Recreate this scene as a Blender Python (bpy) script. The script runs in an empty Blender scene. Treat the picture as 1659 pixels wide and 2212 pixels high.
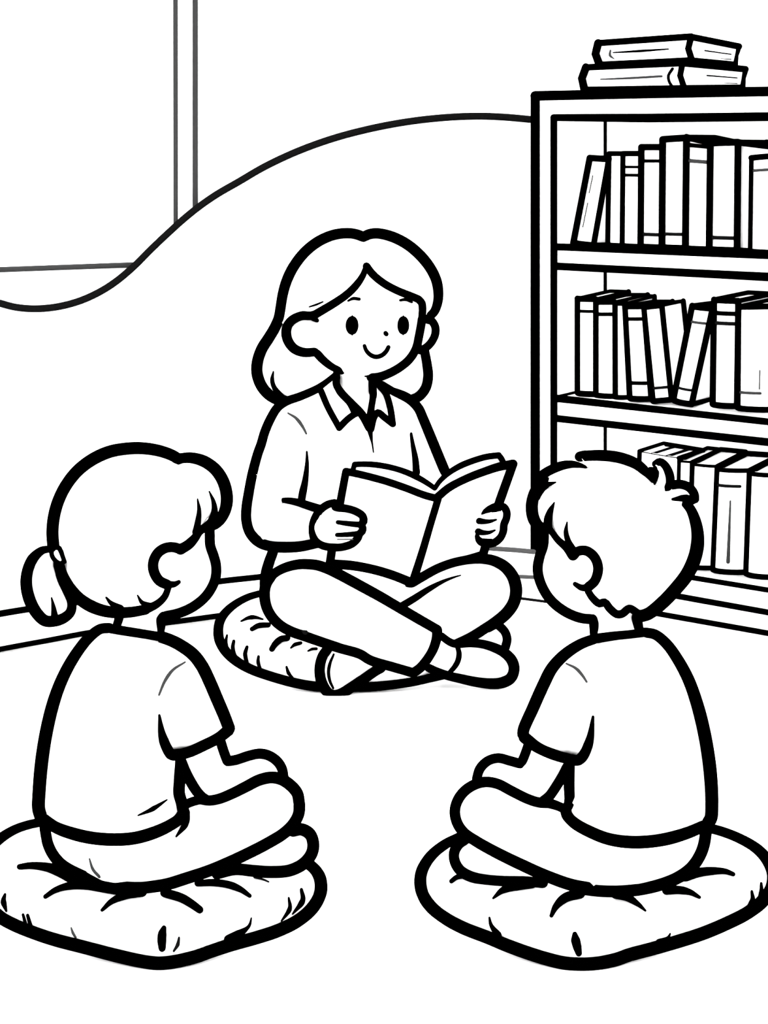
import bpy, bmesh, math
import numpy as np
from mathutils import Vector
from mathutils.geometry import delaunay_2d_cdt

# ------------------------------------------------------------------ camera model (photo is 1659 x 2212)
FP, CX, HY, EYE = 5500.0, 829.5, 352.0, 1.05
def P(px, py, Y):
    return np.array(((px - CX) * Y / FP, Y, EYE - (py - HY) * Y / FP))

scene = bpy.context.scene
col = scene.collection

# ------------------------------------------------------------------ materials (procedural)
def mat(name, rgb, rough=0.9, mottle=0.0):
    m = bpy.data.materials.new(name); m.use_nodes = True
    nt = m.node_tree; b = nt.nodes['Principled BSDF']
    b.inputs['Base Color'].default_value = (*rgb, 1)
    b.inputs['Roughness'].default_value = rough
    b.inputs['Specular IOR Level'].default_value = 0.0
    if mottle:
        tc = nt.nodes.new('ShaderNodeTexCoord'); nz = nt.nodes.new('ShaderNodeTexNoise')
        nz.inputs['Scale'].default_value = 3.0; nz.inputs['Detail'].default_value = 2.0
        cr = nt.nodes.new('ShaderNodeValToRGB')
        cr.color_ramp.elements[0].position = 0.35; cr.color_ramp.elements[1].position = 0.62
        k = 1 - mottle
        cr.color_ramp.elements[0].color = (rgb[0]*k, rgb[1]*k, rgb[2]*k*0.995, 1)
        cr.color_ramp.elements[1].color = (*rgb, 1)
        nt.links.new(tc.outputs['Object'], nz.inputs['Vector'])
        nt.links.new(nz.outputs['Fac'], cr.inputs['Fac'])
        nt.links.new(cr.outputs['Color'], b.inputs['Base Color'])
    return m
W = mat('white_paper', (0.97, 0.97, 0.97), mottle=0.01)
K = mat('black_ink', (0.0, 0.0, 0.0), 1.0)
KD = mat('dark_ink', (0.0018, 0.0018, 0.0018), 1.0)
KG = mat('grey_ink', (0.0145, 0.0145, 0.0145), 1.0)
KL = mat('light_grey_ink', (0.030, 0.030, 0.030), 1.0)
MATS = [W, K, KD, KG, KL]
MI = {'W': 0, 'K': 1, 'D': 2, 'G': 3, 'L': 4}
GLASS = bpy.data.materials.new('window_glass'); GLASS.use_nodes = True
_nt = GLASS.node_tree; _nt.nodes.clear()
_o = _nt.nodes.new('ShaderNodeOutputMaterial'); _mx = _nt.nodes.new('ShaderNodeMixShader')
_t = _nt.nodes.new('ShaderNodeBsdfTransparent'); _g = _nt.nodes.new('ShaderNodeBsdfGlossy')
_g.inputs['Roughness'].default_value = 0.05; _mx.inputs[0].default_value = 0.08
_nt.links.new(_t.outputs[0], _mx.inputs[1]); _nt.links.new(_g.outputs[0], _mx.inputs[2]); _nt.links.new(_mx.outputs[0], _o.inputs[0])

# ------------------------------------------------------------------ mesh builder
class MB:
    def __init__(s): s.v = []; s.f = []; s.m = []
    def add(s, v, f, m='W'):
        o = len(s.v); s.v.extend([tuple(map(float, p)) for p in v])
        s.f.extend([tuple(i + o for i in q) for q in f]); s.m.extend([MI[m]] * len(f))
    def tube(s, path, rad, m='K', n=14, capped=True):
        path = np.asarray(path, float); rad = np.asarray(rad, float)
        keep = [0]
        for i in range(1, len(path)):
            if np.linalg.norm(path[i] - path[keep[-1]]) > 1e-5: keep.append(i)
        path = path[keep]; rad = rad[keep]
        if len(path) < 2: return
        tan = np.gradient(path, axis=0); tan /= np.linalg.norm(tan, axis=1)[:, None] + 1e-12
        if capped:
            pre, prr, post, por = [], [], [], []
            for c in (0.98, 0.8, 0.45):
                pre.append(path[0] - tan[0] * rad[0] * c); prr.append(rad[0] * math.sqrt(1 - c * c))
            for c in (0.45, 0.8, 0.98):
                post.append(path[-1] + tan[-1] * rad[-1] * c); por.append(rad[-1] * math.sqrt(1 - c * c))
            path = np.vstack([pre, path, post]); rad = np.concatenate([prr, rad, por])
            tan = np.vstack([[tan[0]] * 3, tan, [tan[-1]] * 3])
        up = np.array((0, 1, 0.13))
        if abs(np.dot(up, tan[0])) > 0.95: up = np.array((1, 0, 0.0))
        N = up - tan[0] * np.dot(up, tan[0]); N /= np.linalg.norm(N)
        V, Fc = [], []
        for i in range(len(path)):
            N = N - tan[i] * np.dot(N, tan[i]); N /= np.linalg.norm(N) + 1e-12
            B = np.cross(tan[i], N)
            for k in range(n):
                a = 2 * math.pi * k / n
                V.append(path[i] + rad[i] * (math.cos(a) * N + math.sin(a) * B))
        L = len(path)
        for i in range(L - 1):
            for k in range(n):
                k2 = (k + 1) % n
                Fc.append((i*n + k, i*n + k2, (i+1)*n + k2, (i+1)*n + k))
        Fc.append(tuple(range(n - 1, -1, -1))); Fc.append(tuple((L-1)*n + k for k in range(n)))
        s.add(V, Fc, m)
    def hexbox(s, c, m='W'):            # c: 8 corners, front bl br tr tl, back bl br tr tl
        s.add(c, [(0, 1, 2, 3), (5, 4, 7, 6), (4, 0, 3, 7), (1, 5, 6, 2), (3, 2, 6, 7), (4, 5, 1, 0)], m)
    def build(s, name, parent=None, base=(0, 0, 0), smooth=True, material=None):
        me = bpy.data.meshes.new(name); b = np.array(base, float)
        me.from_pydata([tuple(np.array(p) - b) for p in s.v], [], s.f)
        if material: me.materials.append(material)
        else:
            for mm in MATS: me.materials.append(mm)
            me.polygons.foreach_set('material_index', s.m)
        bm = bmesh.new(); bm.from_mesh(me)
        bmesh.ops.recalc_face_normals(bm, faces=bm.faces[:]); bm.to_mesh(me); bm.free()
        if smooth: me.polygons.foreach_set('use_smooth', [True] * len(me.polygons))
        me.update()
        o = bpy.data.objects.new(name, me); col.objects.link(o)
        if parent: o.parent = parent
        else: o.location = base
        return o

def thing(name, label, cat, loc, group=None):
    o = bpy.data.objects.new(name, None); col.objects.link(o)
    o.location = loc; o.empty_display_size = 0.05
    o['label'] = label; o['category'] = cat
    if group: o['group'] = group
    return o
def tag(o, label, cat, group=None):
    o['label'] = label; o['category'] = cat
    if group: o['group'] = group
    return o
def struct(o):
    o['kind'] = 'structure'; return o

# ------------------------------------------------------------------ curves
def Z(ox, oy, size, *pts):             # coordinates read in an enlarged detail (1659 wide) -> photo pixels
    s = size / 1659.0
    return [(ox + x * s, oy + y * s) for x, y in pts]
def smooth(pts, step=5.0):
    p = np.array(pts, float)
    if len(p) < 3:
        n = max(2, int(np.linalg.norm(p[-1] - p[0]) / step) + 1)
        t = np.linspace(0, 1, n)[:, None]; return p[0] * (1 - t) + p[-1] * t
    q = np.vstack([2*p[0] - p[1], p, 2*p[-1] - p[-2]]); out = []
    for i in range(1, len(q) - 2):
        p0, p1, p2, p3 = q[i-1], q[i], q[i+1], q[i+2]
        d = lambda a, b: max(np.linalg.norm(a - b), 1e-6) ** 0.5
        t0 = 0; t1 = t0 + d(p0, p1); t2 = t1 + d(p1, p2); t3 = t2 + d(p2, p3)
        n = max(2, int(np.linalg.norm(p2 - p1) / step) + 1)
        for t in np.linspace(t1, t2, n, endpoint=False):
            A1 = (t1-t)/(t1-t0)*p0 + (t-t0)/(t1-t0)*p1; A2 = (t2-t)/(t2-t1)*p1 + (t-t1)/(t2-t1)*p2
            A3 = (t3-t)/(t3-t2)*p2 + (t-t2)/(t3-t2)*p3
            B1 = (t2-t)/(t2-t0)*A1 + (t-t0)/(t2-t0)*A2; B2 = (t3-t)/(t3-t1)*A2 + (t-t1)/(t3-t1)*A3
            out.append((t2-t)/(t2-t1)*B1 + (t-t1)/(t2-t1)*B2)
    out.append(p[-1]); return np.array(out)
def widths(w, path):
    d = np.concatenate([[0], np.cumsum(np.linalg.norm(np.diff(path, axis=0), axis=1))]); t = d / max(d[-1], 1e-6)
    if w == 'none': return np.zeros(len(path))
    if isinstance(w, tuple) and w[0] == 'e':       # oval bead
        return w[1] * np.sqrt(np.clip(1 - (2*t - 1)**2, 0.01, 1))
    if isinstance(w, (list, tuple)): return np.interp(t, np.linspace(0, 1, len(w)), w)
    return np.full(len(path), float(w))
def inside(poly, q):
    x, y = q[:, 0], q[:, 1]; r = np.zeros(len(q), bool); j = len(poly) - 1
    for i in range(len(poly)):
        xi, yi = poly[i]; xj, yj = poly[j]
        c = ((yi > y) != (yj > y)) & (x < (xj - xi) * (y - yi) / (yj - yi + 1e-12) + xi)
        r ^= c; j = i
    return r
def mindist(q, pts, sub=0.0):
    out = np.empty(len(q))
    for i in range(0, len(q), 1500):
        d = np.linalg.norm(q[i:i+1500, None, :] - pts[None], axis=2) - sub
        out[i:i+1500] = d.min(axis=1)
    return out

# ------------------------------------------------------------------ a soft, rounded body with a piped edge
class Puff:
    """outline segments: (kind, width, pts, ink); kind 'r' = rounded-off edge, 'o' = open edge (hem, cut side)"""
    def __init__(s, mb, segs, Y, Tf, Tb, R, step=11.0, floor=False, ink='K', lines=True):
        s.Y = Y if callable(Y) else (lambda px, py, Y=Y: np.full_like(np.asarray(px, float), Y))
        s.Tf, s.Tb, s.R = Tf, Tb, R
        bnd, rs, rw, paths = [], [], [], []
        for sg in segs:
            kind, w, pts = sg[:3]
            path = smooth(pts, 5.0); ww = widths(0 if w is None else w, path); ww = ww + np.where(ww > 0, 2.4, 0)
            paths.append((path, ww, sg[3] if len(sg) > 3 else ink, kind))
            if kind == 'r': rs.append(path); rw.append(ww)
            for q in path:
                if not bnd or np.linalg.norm(q - bnd[-1]) > 2.0: bnd.append(q)
        if np.linalg.norm(bnd[0] - bnd[-1]) < 2.0: bnd.pop()
        # join gaps with round, unlined edge samples left open
        s.rs = np.vstack(rs) if rs else None
        s.rw = np.concatenate(rw) * 0.47 if rs else None
        poly = np.array(bnd); s.poly = poly
        lo, hi = poly.min(0), poly.max(0)
        gx, gy = np.meshgrid(np.arange(lo[0], hi[0], step), np.arange(lo[1], hi[1], step * 0.87))
        gx[1::2] += step / 2
        g = np.stack([gx.ravel(), gy.ravel()], 1); g = g[inside(poly, g)]
        g = g[mindist(g, poly) > step * 0.55] if len(g) else g
        ring = []
        n = len(poly)
        for off in (0.0, 3.0, 8.0):
            for i in range(n):
                t = poly[(i+1) % n] - poly[i-1]; L = np.linalg.norm(t)
                if L < 1e-6: continue
                nrm = np.array((-t[1], t[0])) / L
                for sgn in (1, -1):
                    w = 0.0
                    if s.rs is not None:
                        k = np.argmin(np.linalg.norm(s.rs - poly[i], axis=1))
                        if np.linalg.norm(s.rs[k] - poly[i]) < 3: w = s.rw[k]
                        else: continue
                    else: continue
                    dd = w + off
                    if dd < 1.5: continue
                    ring.append((poly[i] + sgn * nrm * dd, off))
        if ring:
            rp = np.array([r[0] for r in ring]); ro = np.array([r[1] for r in ring])
            ok = inside(poly, rp) & (s.deff(rp) > ro - 0.35) & (mindist(rp, poly) > 1.4)
            rp = rp[ok]; sel = []
            cell = {}
            for q in rp:
                c = (int(q[0] // 2.5), int(q[1] // 2.5))
                if c in cell: continue
                cell[c] = 1; sel.append(q)
            if sel:
                sel = np.array(sel)
                if len(g): g = g[mindist(g, sel) > step * 0.45]
                g = np.vstack([g, sel]) if len(g) else sel
        allp = [Vector(map(float, q)) for q in poly] + [Vector(map(float, q)) for q in g]
        edges = [(i, (i+1) % n) for i in range(n)]
        v2, e2, f2, *_ = delaunay_2d_cdt(allp, edges, [], 1, 1e-4)
        pts = np.array([(q[0], q[1]) for q in v2])
        cen = np.array([pts[list(f)].mean(0) for f in f2]); okf = inside(poly, cen)
        f2 = [f for f, k in zip(f2, okf) if k]
        gg = s.g(pts); yc = s.Y(pts[:, 0], pts[:, 1])
        shared = (gg <= 1e-4) & (not floor)
        V, fi, bi = [], [], []
        w3 = np.array([P(q[0], q[1], y)[:2] for q, y in zip(pts, yc)]); cfl = (w3.min(0) + w3.max(0)) / 2
        for i, q in enumerate(pts):
            fi.append(len(V)); V.append(P(q[0], q[1], yc[i] - Tf * gg[i]))
            if shared[i]: bi.append(fi[-1]); continue
            bi.append(len(V))
            if floor:
                p = P(q[0], q[1], yc[i]); p[:2] = cfl + (p[:2] - cfl) * 0.74; p[2] = min(0.004, p[2]); V.append(p)
            else: V.append(P(q[0], q[1], yc[i] + Tb * gg[i]))
        Fc, cnt = [], {}
        for f in f2:
            if all(shared[i] for i in f): continue
            Fc.append(tuple(fi[i] for i in f)); Fc.append(tuple(bi[i] for i in reversed(f)))
            for a, b in zip(f, f[1:] + f[:1]):
                k = (min(a, b), max(a, b)); cnt[k] = cnt.get(k, 0) + 1
        for (a, b), c in cnt.items():
            if c == 1 and not (shared[a] and shared[b]):
                q = []
                for i in (fi[a], fi[b], bi[b], bi[a]):
                    if i not in q: q.append(i)
                if len(q) > 2: Fc.append(tuple(q))
        mb.add(V, Fc, 'W')
        s.paths = paths
        if lines: s.pipe(mb)
    def pipe(s, mb):
        for path, ww, ink, kind in s.paths:
            if ww.max() > 0: s._t(mb, path, ww, ink, 0.7 if kind == 'o' else 0.0)
    def _t(s, mb, path, ww, ink, lift=0.0):
        y = s.front(path[:, 0], path[:, 1])
        if lift:                                            # rest the line on the highest surface under its width
            wl = np.full(len(ww), ww.max()) if lift > 1 else np.maximum(ww, ww.max() * .5)
            r = wl / 2; lo = y.copy()
            for a in np.arange(8) * math.pi / 4:
                q = path + np.stack([np.cos(a) * r * .92, np.sin(a) * r * .92], 1)
                f = s.front(q[:, 0], q[:, 1]); ok = inside(s.poly, q)
                lo = np.where(ok, np.minimum(lo, f), lo)
            if len(lo) > 6: lo = np.minimum(lo, np.convolve(np.pad(lo, 2, mode='edge'), np.ones(5) / 5, 'valid'))
            y = lo - 0.35 * r * y / FP
        mb.tube([P(a, b, c) for (a, b), c in zip(path, y)], np.maximum(ww, 0.6) / 2 * y / FP, ink)
    def deff(s, q):
        return mindist(q, s.rs, s.rw[None]) if s.rs is not None else np.full(len(q), 1e9)
    def g(s, q):
        d = np.clip((s.deff(np.asarray(q, float)) - 0.45) / s.R, 0, 1)
        return np.sqrt(1 - (1 - d)**2)
    def front(s, px, py):
        px = np.asarray(px, float); py = np.asarray(py, float)
        q = np.stack([np.atleast_1d(px), np.atleast_1d(py)], 1)
        r = s.Y(q[:, 0], q[:, 1]) - s.Tf * s.g(q)
        return r if px.ndim else r[0]
    def ink(s, mb, *strokes):
        for st in strokes:
            w, pts = st[0], st[1]; k = st[2] if len(st) > 2 else 'K'
            oval = isinstance(w, tuple); path = smooth(pts, 1.5 if oval else 4.0); s._t(mb, path, widths(w, path) + (0.8 if oval else 1.6), k, 1.2 if oval else 1.0)

def fuse(mb, voxel=0.0035):
    """join the overlapping flesh pieces of a body into one continuous skin"""
    me = bpy.data.meshes.new('tmp'); me.from_pydata(mb.v, [], mb.f)
    bm = bmesh.new(); bm.from_mesh(me); bmesh.ops.recalc_face_normals(bm, faces=bm.faces[:]); bm.to_mesh(me); bm.free()
    o = bpy.data.objects.new('tmp', me); col.objects.link(o)
    md = o.modifiers.new('r', 'REMESH'); md.mode = 'VOXEL'; md.voxel_size = voxel
    dg = bpy.context.evaluated_depsgraph_get(); dg.update()
    ev = o.evaluated_get(dg).to_mesh()
    v = [tuple(q.co) for q in ev.vertices]; f = [tuple(p.vertices) for p in ev.polygons]
    o.evaluated_get(dg).to_mesh_clear()
    bpy.data.objects.remove(o); bpy.data.meshes.remove(me)
    out = MB(); out.add(v, f, 'W'); return out
def limb(mb, pts, rad):                # pts: (px, py, Y)
    p = np.array([P(*q) for q in pts]); r = np.array(rad, float)
    t = np.linspace(0, len(p) - 1, (len(p) - 1) * 8 + 1); i = np.arange(len(p))
    pp = np.stack([np.interp(t, i, p[:, k]) for k in range(3)], 1)
    for _ in range(4): pp[1:-1] = (pp[:-2] + 2*pp[1:-1] + pp[2:]) / 4
    mb.tube(pp, np.interp(t, i, r), 'W', 14)

# ================================================================== ROOM
WS, W0 = 0.836, 6.205                               # left wall: Y = W0 + WS * X
def Ywall(px, py, off=0.0):
    a = (np.asarray(px, float) - CX) / FP
    return W0 / (1 - WS * a) - off
SS, S0 = -1.127, 6.622                              # bookcase front plane: Y = S0 + SS * X
UX, UY = 0.6637, -0.748; NX, NY = 0.748, 0.6637     # along the front, and away into the case
def PF(px, py, o=0.0):
    a = (px - CX) / FP; t = (S0 + 1.5067 * o) / (1 - SS * a)
    return P(px, py, t)
def PFz(px, z, o=0.0):
    a = (px - CX) / FP; t = (S0 + 1.5067 * o) / (1 - SS * a)
    return np.array((a * t, t, z))
CORNER = np.array((0.404, 6.543))
LEFT_END = np.array((-3.0, W0 + WS * -3.0)); RIGHT_END = np.array((3.4, 6.998 - 1.127 * 3.4))

def wall_pt(s, z, off=0.0):             # s metres along the left wall from the corner
    d = np.array((-1, -WS)) / math.hypot(1, WS); nn = np.array((WS, -1)) / math.hypot(1, WS)
    q = CORNER + d * s + nn * off
    return np.array((q[0], q[1], z))
def wall_s(px):
    y = float(Ywall(px, 0)); x = (px - CX) * y / FP
    return math.hypot(CORNER[0] - x, CORNER[1] - y)
def wall_box(mb, s0, s1, z0, z1, o0, o1, m='W'):
    mb.hexbox([wall_pt(s1, z0, o1), wall_pt(s0, z0, o1), wall_pt(s0, z1, o1), wall_pt(s1, z1, o1),
               wall_pt(s1, z0, o0), wall_pt(s0, z0, o0), wall_pt(s0, z1, o0), wall_pt(s1, z1, o0)], m)

mb = MB()
fl = [(CORNER[0], CORNER[1]), tuple(LEFT_END), (-3.0, 0.6), (3.4, 0.6), tuple(RIGHT_END)]
mb.add([(x, y, 0) for x, y in fl] + [(x, y, -0.05) for x, y in fl],
       [(0, 1, 2, 3, 4), (9, 8, 7, 6, 5)] + [(i, i+5, (i+1) % 5 + 5, (i+1) % 5) for i in range(5)])
struct(mb.build('floor', smooth=False))

WH = 2.4
ws0, ws1 = wall_s(380), 2.35            # window opening along the wall
wz0 = float(P(380, 569, Ywall(380, 0))[2]); wz1 = 2.0
mb = MB(); E = math.hypot(*(CORNER - LEFT_END))
for s0, s1, z0, z1 in ((0, ws0, 0, WH), (ws0, ws1, 0, wz0), (ws0, ws1, wz1, WH), (ws1, E, 0, WH)):
    wall_box(mb, s0, s1, z0, z1, -0.08, 0)
struct(mb.build('wall_left', smooth=False))
mb = MB()
c, e = CORNER, RIGHT_END; nn = np.array((NX, NY)) * 0.08
mb.hexbox([(c[0], c[1], 0), (e[0], e[1], 0), (e[0], e[1], WH), (c[0], c[1], WH),
           (*(c + nn), 0), (*(e + nn), 0), (*(e + nn), WH), (*(c + nn), WH)])
struct(mb.build('wall_right', smooth=False))

# window with its frame
win = bpy.data.objects.new('window_1', None); col.objects.link(win); struct(win)
wb = wall_pt(ws0, wz0); win.location = wb
mb = MB(); so = wall_s(423)
wall_box(mb, so, ws0, wz0 - 0.16, wz1 + 0.05, 0.0, 0.012)
wall_box(mb, ws0, ws1, wz0 - 0.16, wz0, 0.0, 0.012)
wall_box(mb, ws0, ws1, wz1, wz1 + 0.05, 0.0, 0.012)
wall_box(mb, ws1, ws1 + 0.05, wz0 - 0.16, wz1 + 0.05, 0.0, 0.012)
def wline(mb, pts, w, ink, off):
    path = smooth(pts, 12.0) if len(pts) > 2 else np.array(pts, float)
    w = w + 1; off = off + w / 2 * 5.8 / FP
    y = Ywall(path[:, 0], 0, off)
    mb.tube([P(a, b, c) for (a, b), c in zip(path, y)], w / 2 * y / FP, ink)
wline(mb, [(378.5, -700), (379, 0), (379.5, 569)], 9.5, 'G', 0.016)
wline(mb, [(422, -700), (422, 0), (422, 620)], 11, 'G', 0.016)
wline(mb, [(-160, 588), (0, 582.5), (290, 572), (380, 569)], 11, 'G', 0.016)
mb.build('window_frame', win, wb, smooth=False)
mb = MB(); wall_box(mb, ws0 - 0.002, ws1 + 0.002, wz0 - 0.002, wz1 + 0.002, -0.045, -0.04)
mb.build('pane', win, wb, smooth=False, material=GLASS)

# wave-topped wall cladding in front of the window corner
wave = [(-420, 470), (-300, 520), (-150, 592), (-60, 636)] + Z(0, 400, 600, (0, 705), (100, 730), (220, 738), (350, 725), (480, 690),
        (600, 635), (700, 570), (800, 485), (900, 385), (1000, 290), (1100, 200), (1200, 120), (1300, 52)) + \
       [(515, 393), (570, 361), (640, 328), (720, 299), (800, 278), (880, 263), (960, 254), (1030, 251), (1090, 253), (1146, 258)]
mb = MB()
base_l = [(1140, 1180), (900, 1200), (560, 1240), (0, 1318), (-420, 1395)]
Puff(mb, [('o', 13.5, wave, 'D'), ('o', None, base_l)], lambda px, py: Ywall(px, py, 0.047), 0.008, 0.008, 50, step=60)
struct(mb.build('trim_1', smooth=False))

# left baseboard
mb = MB()
bs_top = [(-420, 1402), (0, 1326), (60, 1316), (158, 1302), (300, 1281), (474, 1256), (560, 1246.5), (700, 1231), (900, 1203)]
bs_bot = [(-420, 1487), (0, 1402.5), (100, 1384), (205, 1364.5), (362, 1345), (474, 1330), (560, 1318), (700, 1300), (900, 1271)]
yb = lambda px, py: Ywall(px, py, 0.038)
Puff(mb, [('o', [12, 12, 11, 10], bs_top), ('o', None, bs_bot[::-1])], yb, 0.012, 0.02, 50, step=40)
wline(mb, bs_bot, 11, 'K', 0.052)
struct(mb.build('baseboard_left', smooth=False))

# stepped skirting between the teacher and the bookcase
mb = MB()
yr = lambda px, py: 6.236 - 0.151 * (np.asarray(px, float) - 1000) / 180
Puff(mb, [('o', 8, [(985, 1178), (1060, 1184.5), (1110, 1188), (1153, 1192)], 'L'), ('o', None, [(1180, 1194), (1180, 1302), (985, 1276)])],
     yr, 0.006, 0.05, 50, step=25)
wst = lambda pts, w, k: mb.tube([P(a, b, float(yr(a, b)) - 0.006) for a, b in pts], np.array([w / 2 * 6.1 / FP] * len(pts)), k)
wst([(985, 1240), (1120, 1245.5), (1180, 1248)], 8.5, 'L')
wst([(985, 1276), (1120, 1293), (1180, 1301)], 8.5, 'D')
struct(mb.build('baseboard_right', smooth=False))

# ================================================================== BOOKCASE
DEP = 0.18
shelf_base = PFz(1156, 0)
case = thing('bookshelf', 'tall white open bookshelf with thick black edges against the right wall', 'bookshelf', shelf_base)
def board(mb, tl, tr, br, bl, depth=DEP, lift=(0, 0), o=0.0, under=(0, 0)):
    a = [PF(*bl, o), PF(*br, o), PF(*tr, o), PF(*tl, o)]
    n = np.array((NX * depth, NY * depth, 0)); up = lambda k: np.array((0, 0, k))
    mb.hexbox(a + [a[0] + n + up(under[0]), a[1] + n + up(under[1]), a[2] + n + up(lift[1]), a[3] + n + up(lift[0])])
    return a, n
def fl_(mb, pts, w, ink='K', o=-0.001):
    ww = widths(w, np.array(pts, float)) + 1.5
    q = [PF(*p, -k / 2 * 6.0 / FP) for p, k in zip(pts, ww)]
    mb.tube(q, [k / 2 * p[1] / FP for k, p in zip(ww, q)], ink)
XR = 1765
mb = MB()                                            # left side
ztop = PF(1156, 207)[2] - 0.002
def side(mb, p0, p1):
    c = [PFz(p0, 0.002), PFz(p1, 0.002), PFz(p1, ztop), PFz(p0, ztop)]; n = np.array((NX, NY, 0)) * DEP
    mb.hexbox(c + [q + n for q in c]); return c, n
c, n = side(mb, 1156, 1197)
mb.tube([PFz(1156, .012, -.011), PF(1156, 207, -.011)], [20.5 / 2 * 6.2 / FP] * 2, 'K')
mb.tube([PFz(1196.3, .01, -.0085), PF(1196.3, 256, -.0085)], [15.5 / 2 * 6.15 / FP] * 2, 'K')
q = PFz(1197, 0, 0) + n * 0.99
mb.tube([q + (0, 0, 0.02), q + (0, 0, ztop - .02)], [9.5 / 2 * 6.25 / FP] * 2, 'K')
mb.build('side_panel', case, shelf_base, smooth=False)
mb = MB(); side(mb, XR - 41, XR); mb.build('side_panel', case, shelf_base, smooth=False)
mb = MB()
cb = [PFz(1170, .002, DEP), PFz(XR, .002, DEP), PFz(XR, ztop, DEP), PFz(1170, ztop, DEP)]
mb.hexbox(cb + [q + np.array((NX, NY, 0)) * 0.012 for q in cb]); mb.build('back_panel', case, shelf_base, smooth=False)
mb = MB()
board(mb, (1156, 207), (XR, 195), (XR, 251.5), (1156, 254), 0.192)
fl_(mb, [(1156, 207), (1400, 202), (1659, 197.5), (XR, 195)], 20)
fl_(mb, [(1196, 254), (1400, 255), (1659, 252), (XR, 251)], [14, 18, 19, 17])
mb.tube([PF(1200, 257), PF(1200, 257, DEP - .004)], [8 * 5.9 / FP / 2] * 2, 'K')
mb.build('top_panel', case, shelf_base, smooth=False)
for tl, tr, br, bl, lift, wt, wb_ in (
        ((1198, 533), (XR, 554.5), (XR, 603.5), (1198, 575), (0, 0), [14, 17, 18], [15, 16, 19]),
        ((1198, 860), (XR, 923), (XR, 967), (1198, 903.5), (0.018, 0.035), [15, 14, 14], [14, 15, 17]),
        ((1198, 1199), (XR, 1292), (XR, 1342), (1198, 1240), (0.018, 0.03), 10.5, 12)):
    mb = MB(); a, n = board(mb, tl, tr, br, bl, DEP - .002, lift)
    lerp = lambda p, q: [tuple(np.array(p) * (1 - t) + np.array(q) * t) for t in (0, .33, .66, 1)]
    fl_(mb, lerp(tl, tr), wt); fl_(mb, lerp(bl, br), wb_)
    if lift[0]:
        mb.tube([a[3], a[3] + n + (0, 0, lift[0])], [10 / 2 * 6.1 / FP] * 2, 'K')
    mb.build('shelf_board', case, shelf_base, smooth=False)
mb = MB()
c = [PFz(1198, .002, .004), PFz(XR, .002, .004), PF(XR, 1341, .004), PF(1198, 1239, .004)]
mb.hexbox(c + [q + np.array((NX, NY, 0)) * 0.02 for q in c])
mb.tube([PFz(1198, .006, -.006), PFz(XR, .006, -.006)], [12.5 / 2 * 5.8 / FP] * 2, 'K')
mb.build('plinth', case, shelf_base, smooth=False)

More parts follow.
